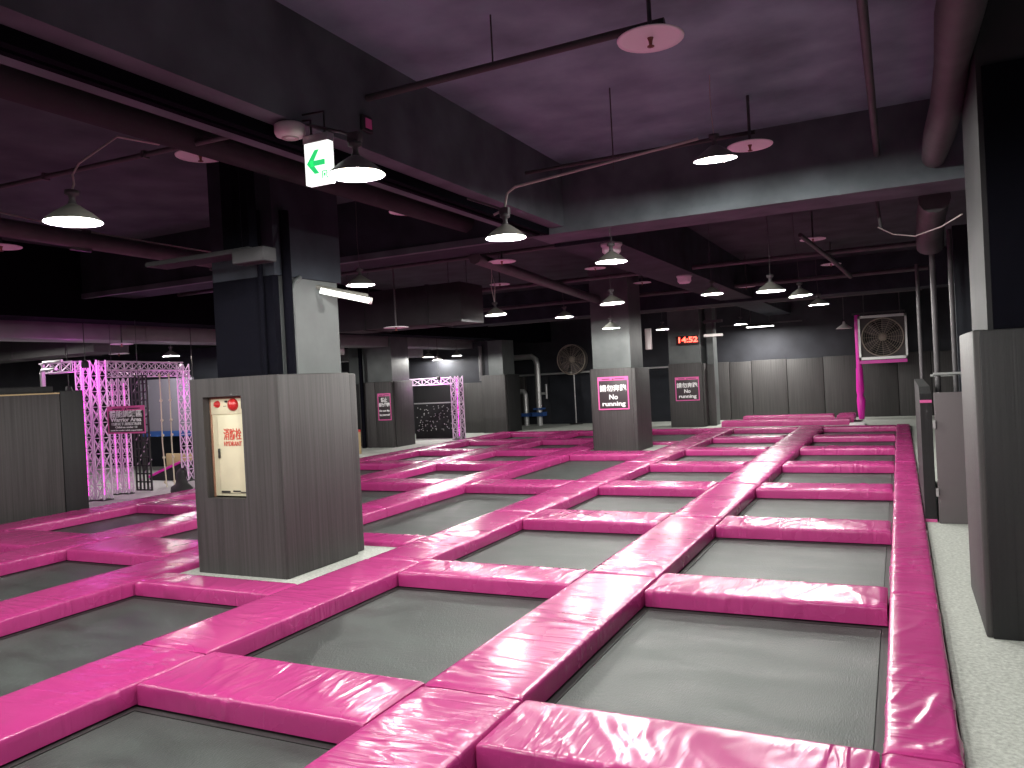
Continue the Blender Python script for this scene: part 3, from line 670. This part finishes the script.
t = thing('round_duct', 'big wrapped round duct along the right side of the ceiling', 'duct', (0.39, -4, 3.72))
q = [(0, 0, 0)] + [(0.012 * math.sin(k * 1.7), k * 0.9, 0.01 * math.cos(k * 2.3)) for k in range(1, 15)]
MB().tube(q, [0.115 + 0.012 * math.sin(k * 2.1) for k in range(15)], 16).build('wrapped_tube', 'pipe_paint', t)
t = thing('round_duct', 'shorter wrapped duct stub dropping behind the aisle pillar', 'duct', (0.42, 9.8, 3.55))
MB().tube([(0, 0, 0), (0, 1.0, -0.02), (0.0, 1.6, -0.12), (0.0, 1.8, -0.3)], 0.16, 14).build('wrapped_tube', 'pipe_paint', t)
pipe('thin sagging white cable over the aisle by the wall duct', [(-0.15, 9.9, 3.32), (0.0, 9.6, 3.18), (0.2, 9.2, 3.08), (0.4, 8.4, 3.03), (0.52, 7.6, 3.0)], 0.006, 'cord', 'cable')
# rectangular ducts
def duct(label, x0, x1, y0, y1, z0, z1, m='shaft_dark', joints=0, ax=0):
    t = thing('air_duct', label, 'air duct', ((x0 + x1) / 2, (y0 + y1) / 2, z0))
    w, l, hh = (x1 - x0) / 2, (y1 - y0) / 2, z1 - z0
    MB().box(-w, w, -l, l, 0, hh, 0.01).build('casing', m, t)
    for k in range(joints):
        f = -1 + 2 * (k + 0.5) / joints
        if ax == 0: MB().box(f * w - 0.02, f * w + 0.02, -l - 0.015, l + 0.015, -0.015, hh + 0.015).build('flange', m, t)
        else: MB().box(-w - 0.015, w + 0.015, f * l - 0.02, f * l + 0.02, -0.015, hh + 0.015).build('flange', m, t)
    hr = MB()
    for sx in (-0.8, 0.8):
        for sy in (-0.8, 0.8): hr.tube([(sx * w, sy * l, hh), (sx * w, sy * l, 4.3 - z0)], 0.008, 5)
    hr.build('hanger_rod', 'pipe_paint', t)
    return t
duct('black box duct hanging behind the hydrant pillar', -9.2, -6.55, 11.6, 12.4, 2.83, 3.5, joints=2)
duct('long grey duct in the low bay beyond the dark header beam', -14.2, -13.4, 6.5, 27.5, 2.95, 3.3, 'duct_metal', joints=7, ax=1)
duct('wide dark duct crossing above the left padded block', -23, -14.3, 10.5, 11.3, 2.78, 3.3, 'pipe_dull', joints=5)
duct('wide dark duct crossing the low bay near the corner pillar', -20, -14.3, 21.5, 22.6, 2.7, 3.1, 'duct_metal', joints=3)
t = thing('round_duct', 'short shiny round duct end in the low bay', 'duct', (-14.9, 18.0, 2.92))
MB().tube([(0, 0, 0), (0.5, 0.5, 0)], 0.16, 18).build('wrapped_tube', 'galvanised', t)
MB().tube([(0.25, 0.25, 0.1), (0.25, 0.25, 1.38)], 0.01, 6).build('hanger_rod', 'pipe_paint', t)
# cable tray assembly left
t = thing('cable_tray', 'hanging cable tray with small box left of the exit sign lamp', 'cable tray', (-5.25, 5.2, 3.02))
MB().box(-0.9, 0.35, -0.12, 0.12, 0, 0.04).build('tray', 'shaft_dark', t); MB().box(0.2, 0.55, -0.16, 0.0, -0.1, 0.02, 0.01).build('control_box', 'shaft_dark', t)
MB().box(0.0, 0.12, -0.05, 0.05, 0.04, 1.28).box(0.22, 0.3, -0.05, 0.05, 0.04, 1.28).build('hanger', 'shaft_black', t)
# pipes on the hydrant pillar
pipe('slim dark downpipe on the front of the hydrant pillar', [(-5.42, 5.76, 1.95), (-5.42, 5.76, 3.55)], 0.025, 'shaft_black', 'down_pipe')
pipe('thicker grey downpipe at the corner of the hydrant pillar', [(-5.25, 6.0, 1.95), (-5.25, 6.0, 2.80), (-5.25, 6.04, 2.88), (-5.25, 6.12, 2.93)], 0.025, 'shaft_paint', 'down_pipe')
pipe('black square-looking riser between the hydrant pillar downpipes', [(-5.245, 5.93, 1.95), (-5.245, 5.93, 3.55)], 0.045, 'shaft_black', 'down_pipe')
pipe('dark riser on the portrait-sign pillar', [(-14.28, 19.1, 0), (-14.28, 19.1, 3.1)], 0.06, 'shaft_black', 'down_pipe')
pipe('grey riser beside the corner pillar', [(-13.0, 24.2, 1.8), (-13.0, 24.2, 3.0)], 0.07, 'pipe_paint', 'down_pipe')

# valve pipes by back wall
t = thing('valve_pipe', 'tall grey pipe with blue valve bending over near the back wall', 'pipe', (-12.35, 27.5, 0))
MB().tube([(0, 0, 0), (0, 0, 2.3), (-0.05, 0, 2.5), (-0.2, 0, 2.62), (-1.9, 0, 2.6)], 0.11, 12).build('run', 'galvanised', t)
MB().box(-0.22, 0.22, -0.2, 0.2, 0.35, 0.5).box(-0.18, 0.18, -0.18, 0.18, 0.6, 0.66).build('valve', 'blue_paint', t)
MB().tube([(0.1, 0, 1.2), (0.35, 0, 1.2)], 0.05).tube([(0.33, 0, 1.0), (0.33, 0, 1.55)], 0.04).build('gauge_branch', 'galvanised', t)
t = thing('valve_pipe', 'short grey pipe with blue valve beside the narrow padded block', 'pipe', (-12.9, 27.5, 0))
MB().tube([(0, 0, 0), (0, 0, 1.2), (-0.06, 0, 1.3), (-0.35, 0, 1.32)], 0.1, 12).build('run', 'galvanised', t)
MB().box(-0.2, 0.2, -0.2, 0.2, 0.35, 0.48).build('valve', 'blue_paint', t)
pipe('thin horizontal rail above the black curtain', [(-13.6, 27.8, 1.92), (-6.7, 27.8, 1.96)], 0.035, 'galvanised', 'rail_pipe')

# ------------------------------------------------------------------ fans
def ring(mb, c, R, r, n=36, seg=6):
    pts = [(c[0] + R * math.cos(2 * math.pi * k / n), c[1], c[2] + R * math.sin(2 * math.pi * k / n)) for k in range(n + 1)]
    mb.tube(pts, r, seg, cap=False)
def fan(t, R, gm='fan_grille'):
    g = MB(); ring(g, (0, -0.12, 0), R, 0.02); ring(g, (0, 0.12, 0), R, 0.02)
    for k in range(1, 9): ring(g, (0, -0.14, 0), R * k / 9, 0.005, 28, 4)
    for k in range(16):
        a = 2 * math.pi * k / 16; g.tube([(0.05 * math.cos(a), -0.145, 0.05 * math.sin(a)), (R * math.cos(a), -0.125, R * math.sin(a))], 0.006, 4)
    g.build('grille', gm, t)
    MB().lathe([(R + 0.01, -0.12), (R + 0.015, 0.12)], n=36, axis='y').build('drum', 'fan_dark', t)
    MB().lathe([(0, -0.1), (0.1, -0.09), (0.12, 0.0), (0.12, 0.1), (0, 0.1)], n=20, axis='y').build('hub', gm, t)
    for k in range(5):
        a = 2 * math.pi * k / 5; ca, sa = math.cos(a), math.sin(a); vs = []
        for (rr, w, tw) in ((0.1, 0.06, 0.06), (R * 0.5, 0.13, 0.05), (R * 0.93, 0.17, 0.03)):
            for s_ in (-1, 1):
                vs.append((rr * ca - s_ * w * sa, s_ * tw - 0.004, rr * sa + s_ * w * ca)); vs.append((rr * ca - s_ * w * sa, s_ * tw + 0.004, rr * sa + s_ * w * ca))
        b = MB(); b.add(vs, [(0, 2, 6, 4), (4, 6, 10, 8), (1, 5, 7, 3), (5, 9, 11, 7), (0, 4, 5, 1), (4, 8, 9, 5), (2, 3, 7, 6), (6, 7, 11, 10), (8, 10, 11, 9)]); b.build('blade', 'fan_dark', t)
t = thing('extractor_fan', 'square-framed extractor fan up on the back wall by the magenta pole', 'fan', (-0.43, 27.0, 2.52))
fan(t, 0.58)
fr = MB(); W = 0.68
for (x0, x1, z0, z1) in ((-W, W, 0.60, W), (-W, W, -W, -0.60), (-W, -0.62, -W, W), (0.62, W, -W, W)): fr.box(x0, x1, -0.18, -0.12, z0, z1)
fr.build('frame', 'galvanised', t)
bk = MB(); n = 32; vs = []; 
for k in range(n):
    a = 2 * math.pi * k / n; c_, s_ = math.cos(a), math.sin(a); m_ = 0.66 / max(abs(c_), abs(s_))
    vs += [(0.59 * c_, -0.1, 0.59 * s_), (m_ * c_, -0.1, m_ * s_)]
bk.add(vs, [(2 * k, 2 * k + 1, (2 * k + 3) % (2 * n), (2 * k + 2) % (2 * n)) for k in range(n)])
bk.build('face_plate', 'fan_dark', t)
MB().box(-0.62, 0.62, 0.14, 0.2, -0.62, 0.62).build('back_plate', 'net_black', t)
MB().tube([(0.5, 0, 0.68), (0.5, 0, 1.77)], 0.015).tube([(-0.5, 0, 0.68), (-0.5, 0, 1.77)], 0.015).build('hanger_rod', 'pipe_paint', t)
t = thing('fan_stand', 'magenta wrapped pole with crossbar holding up the square fan', 'stand', (-1.13, 27.0, 0))
MB().tube([(0, 0, 0.0), (0, 0, 0.3), (0.01, 0, 0.6), (-0.01, 0, 0.75), (0, 0, 0.9), (0, 0, 1.6)], [0.08, 0.11, 0.13, 0.09, 0.12, 0.1], 12).build('wrapped_foot', 'magenta_sheet', t)
MB().tube([(0, 0, 1.5), (0, 0, 3.25)], 0.085, 12).build('pole', 'magenta_sheet', t)
MB().box(0.0, 1.35, -0.2, -0.1, 1.72, 1.82).build('crossbar', 'magenta_sheet', t)
MB().box(-0.15, 1.35, -0.06, 0.0, 3.25, 3.31).build('top_bar', 'pipe_paint', t)
t = thing('round_fan', 'round wire-caged fan on a thin stand by the black curtain', 'fan', (-10.95, 27.6, 2.42))
fan(t, 0.55)
MB().tube([(0, 0.1, -0.5), (0, 0.1, -2.42)], 0.022).build('stand_pole', 'galvanised', t)
MB().lathe([(0, -2.42), (0.25, -2.42), (0.25, -2.39), (0, -2.37)], (0, 0.1, 0)).build('base', 'dark_steel', t)
t = thing('cone_lamp', 'tiny unlit cone lamp at the top of the magenta pole', 'lamp', (-1.5, 26.8, 2.85))
MB().lathe([(0.24, 0.0), (0.2, 0.04), (0.05, 0.14), (0.03, 0.22), (0, 0.22)]).build('shade', 'plastic_white', t); MB().tube([(0, 0, 0.2), (0, 0, 1.45)], 0.012).build('cord', 'pipe_paint', t)

# ------------------------------------------------------------------ trusses
def truss_mb(p0, p1, w, bay=None, r=0.018):
    p0, p1 = Vector(p0), Vector(p1); d = (p1 - p0); L = d.length; d.normalize()
    ref = Vector((0, 0, 1)) if abs(d.z) < 0.9 else Vector((1, 0, 0))
    a = d.cross(ref).normalized() * w / 2; b = d.cross(a).normalized() * w / 2
    cs = [a + b, -a + b, -a - b, a - b]; mb = MB()
    for c in cs: mb.tube([p0 + c, p1 + c], r, 6)
    nb = max(1, round(L / (bay or w * 1.5)))
    for k in range(nb):
        q0, q1 = p0 + d * (L * k / nb), p0 + d * (L * (k + 1) / nb)
        for j in range(4):
            c0, c1 = cs[j], cs[(j + 1) % 4]
            mb.tube([q0 + c0, q1 + c1], r * 0.5, 4, cap=False); mb.tube([q0 + c1, q1 + c0], r * 0.5, 4, cap=False)
            mb.tube([q0 + c0, q0 + c1], r * 0.5, 4, cap=False)
    return mb
def truss(label, p0, p1, w, bay=None, led=False):
    t = thing('lighting_truss', label, 'truss', p0)
    q = Vector(p1) - Vector(p0)
    truss_mb((0, 0, 0), q, w, bay, min(0.016, w * 0.085)).build('lattice', 'truss_metal', t)
    if led: MB().tube([(0, 0, 0.1), (0, 0, q.z - 0.1)], min(0.009, w * 0.08), 6).build('led_strip', 'led_strip', t)
    if abs(q.z) > 1: MB().box(-w * .6, w * .6, -w * .6, w * .6, 0, 0.02).build('base_plate', 'dark_steel', t)
    return t
truss('nearer of the paired magenta truss towers behind the padded block', (-13.30, 9.50, 0), (-13.30, 9.50, 2.55), 0.15, led=True)
truss('farther of the paired magenta truss towers behind the padded block', (-13.08, 9.66, 0), (-13.08, 9.66, 2.55), 0.18, led=True)
truss('slim magenta truss tower beside the hydrant pillar', (-13.78, 12.18, 0), (-13.78, 12.18, 2.5), 0.17, led=True)
truss('white truss beam running back from the paired towers', (-13.12, 9.8, 2.45), (-13.72, 12.05, 2.45), 0.16)
truss('bright truss beam reaching away over the padded block', (-13.42, 9.5, 2.46), (-14.35, 9.5, 2.46), 0.18)
truss('lower truss beam above the inner posts', (-13.45, 10.15, 2.31), (-14.1, 12.6, 2.31), 0.12)
truss('inner magenta truss post just left of the cargo net', (-13.36, 10.39, 0), (-13.36, 10.39, 2.22), 0.12, led=True)
truss('inner magenta truss post behind the warrior sign', (-13.54, 10.28, 0), (-13.54, 10.28, 2.22), 0.12, led=True)
truss('magenta truss tower standing by the climbing wall', (-12.55, 21.7, 0), (-12.55, 21.7, 2.0), 0.28, 0.3, led=True)
truss('short white truss beam over the climbing wall opening', (-14.05, 20.95, 1.86), (-12.72, 21.6, 1.86), 0.2)
truss('thin magenta truss post at the edge of the climbing wall', (-14.12, 20.92, 0), (-14.12, 20.92, 2.0), 0.07, 0.1, led=True)
def mag(loc, e, col=(1.0, 0.12, 0.9), parent_label=None):
    t = thing('stage_light', parent_label, 'stage light', loc)
    MB().lathe([(0.0, 0.12), (0.05, 0.12), (0.06, 0.08), (0.06, 0.0)], n=14).build('can', 'net_black', t)
    MB().tube([(0, 0, 0.12), (0, 0, 4.3 - loc[2])], 0.008).build('hanger', 'dark_steel', t)
    l = bpy.data.lights.new('stage_lamp', 'POINT'); l.energy = e; l.color = col; l.shadow_soft_size = 0.05
    o = bpy.data.objects.new('stage_lamp', l); COL.objects.link(o); o.parent = t; o.location = (0, 0, -0.06)
mag((-12.85, 9.25, 2.4), 18, parent_label='small magenta stage light at the paired truss towers')
mag((-13.3, 12.0, 2.0), 9, parent_label='small magenta stage light by the slim truss tower')
mag((-14.4, 10.0, 2.0), 20, parent_label='small magenta stage light among the inner truss posts')
mag((-12.9, 21.2, 1.9), 10, parent_label='small magenta stage light on the climbing wall truss')
l2 = None
# cargo net
t = thing('cargo_net', 'black cargo net hanging beside the inner truss posts', 'net', (-13.44, 10.80, 0))
nm = MB(); w_, h_ = 0.42, 2.25
for k in range(5): nm.box(-w_ / 2 + k * w_ / 4 - 0.014, -w_ / 2 + k * w_ / 4 + 0.014, -0.014, 0.014, 0, h_)
for k in range(15): nm.box(-w_ / 2, w_ / 2, -0.014, 0.014, k * h_ / 14 - 0.002, k * h_ / 14 + 0.026)
nm.build('webbing', 'net_black', t)
nm = MB()
for k in range(4):
    for j in range(14):
        if (k * 7 + j * 5) % 3 == 0:
            x = -w_ / 2 + (k + .5) * w_ / 4; z = (j + .5) * h_ / 14; nm.tube([(x - .05, 0.03, z - .05), (x + .05, 0.03, z + .05)], 0.012, 5)
o = nm.build('knots', 'truss_metal', t); o['kind'] = 'stuff'
# ropes
for k, (px, py, nm_) in enumerate([(-13.4, 11.26, 'a'), (-13.3, 11.4, 'b')]):
    t = thing('climbing_rope', 'knotted pale climbing rope, nearer the cargo net' if k == 0 else 'knotted pale climbing rope, nearer the slim truss tower', 'rope', (px, py, 0), 'knotted climbing ropes')
    MB().tube([(0.04 * (1 - k), 0, 0.0), (-0.02, 0, 0.9), (0, 0, 1.7), (0, 0, 2.3)], 0.012, 6).build('rope_length', 'rope', t)
    for z in (0.1, 0.6, 1.05, 1.35, 1.75, 2.25): MB().lathe([(0, -0.035), (0.028, -0.015), (0.028, 0.015), (0, 0.035)], (0, 0, z), 8).build('knot', 'rope', t)
# warrior zone backdrop
t = thing('display_board', 'pale translucent board with a blue lower stripe in the warrior zone', 'board', (-15.83, 13.45, 0.75))
MB().box(-0.9, 0.9, 0, 0.05, 0.25, 1.5).build('panel', 'pale_board', t); MB().box(-0.9, 0.9, -0.01, 0.05, 0.12, 0.25).build('stripe', 'blue_paint', t)
MB().box(-0.9, -0.85, 0, 0.05, -0.75, 0.12).box(0.85, 0.9, 0, 0.05, -0.75, 0.12).build('leg', 'dark_steel', t)
t = MB().box(0, 0.9, 0, 0.06, 0, 0.5, 0.006).build('tan_panel', 'tan_board', loc=(-15.4, 13.0, 0)); tag(t, 'low tan board standing behind the climbing ropes', 'board')
struct('wall_5', MB().box(-20, -14.5, 14.6, 14.8, 0, 3.0), 'black_cloth')
t = thing('ramp_mat', 'magenta edged sloping mat behind the climbing ropes', 'mat', (-14.6, 12.5, 0)); t.scale = (0.7, 0.5, 1)
rm = MB(); rm.add([(-0.5, -0.7, 0), (0.9, -0.7, 0), (0.9, 0.7, 0), (-0.5, 0.7, 0), (-0.5, -0.7, 0.08), (0.9, -0.7, 0.4), (0.9, 0.7, 0.4), (-0.5, 0.7, 0.08)],
      [(0, 3, 2, 1), (4, 5, 6, 7), (0, 1, 5, 4), (1, 2, 6, 5), (2, 3, 7, 6), (3, 0, 4, 7)]); rm.build('wedge', 'padding_black', t)
MB().tube([(-0.5, -0.72, 0.08), (0.9, -0.72, 0.4)], 0.03, 6).build('edging', 'magenta_sheet', t)
t = thing('duffel_bag', 'slumped black bag on the floor at the edge of the hydrant pillar', 'bag', (-11.95, 10.4, 0))
b = MB(); b.lathe([(0, 0), (0.16, 0.0), (0.21, 0.06), (0.2, 0.14), (0.12, 0.2), (0.09, 0.3), (0.1, 0.4), (0.06, 0.48), (0, 0.5)], n=14); b.v = [(x * 1.15, y * 0.8, z + 0.02 * math.sin(x * 30)) if z > 0.01 else (x, y, z) for x, y, z in b.v]
b.build('body', 'net_black', t); MB().tube([(0.05, 0, 0.42), (0.12, 0, 0.52), (0.16, 0, 0.3)], 0.012, 6).build('strap', 'net_black', t)
# pipes above left block
pipe('bent pipe rising behind the left padded block, taller one', [(-13.93, 9.2, 0), (-13.93, 9.2, 2.5), (-13.90, 9.2, 2.56), (-13.4, 9.2, 2.56)], 0.03, 'galvanised', 'down_pipe')
pipe('bent pipe rising behind the left padded block, shorter one', [(-13.83, 9.1, 0), (-13.83, 9.1, 2.37), (-13.80, 9.1, 2.42), (-13.42, 9.1, 2.42)], 0.03, 'galvanised', 'down_pipe')
# climbing wall behind truss: dark board with holds
t = thing('climbing_wall', 'dark panel dotted with pale holds inside the truss opening', 'climbing wall', (-13.6, 22.2, 0))
MB().box(-0.9, 0.95, 0, 0.08, 0, 1.75).build('board', 'padding_black', t)
MB().box(-0.9, 0.95, -0.02, 0.0, 1.14, 1.18).build('strip', 'galvanised', t)
hd = MB()
for k in range(90):
    x = random.uniform(-0.85, 0.7); z = random.uniform(0.25, 1.1); hd.lathe([(0, -0.03), (0.012, -0.02), (0.018, 0)], (x, 0, z), 6, 'y')
o = hd.build('holds', 'galvanised', t); o['kind'] = 'stuff'
t = thing('fire_cabinet', 'tan cabinet with a red lamp low beside the far padded pillar', 'cabinet', (-13.35, 17.3, 0))
MB().box(-0.15, 0.15, 0, 0.2, 0, 0.60, 0.006).build('body', 'tan_board', t); MB().box(-0.15, 0.15, -0.01, 0.2, 0.60, 0.66).build('top', 'red_paint', t)
MB().box(-0.05, 0.08, -0.012, 0, 0.25, 0.33).build('label_plate', 'wood_trim', t)
t = thing('wall_camera', 'small pale camera on the side of the grid pillar', 'camera', (-5.35, 18.4, 2.35))
MB().box(-0.05, 0.09, -0.05, 0.05, 0, 0.5, 0.01).build('box', 'plastic_white', t); MB().box(-0.09, -0.04, -0.02, 0.02, 0.35, 0.42).build('arm', 'dark_steel', t)
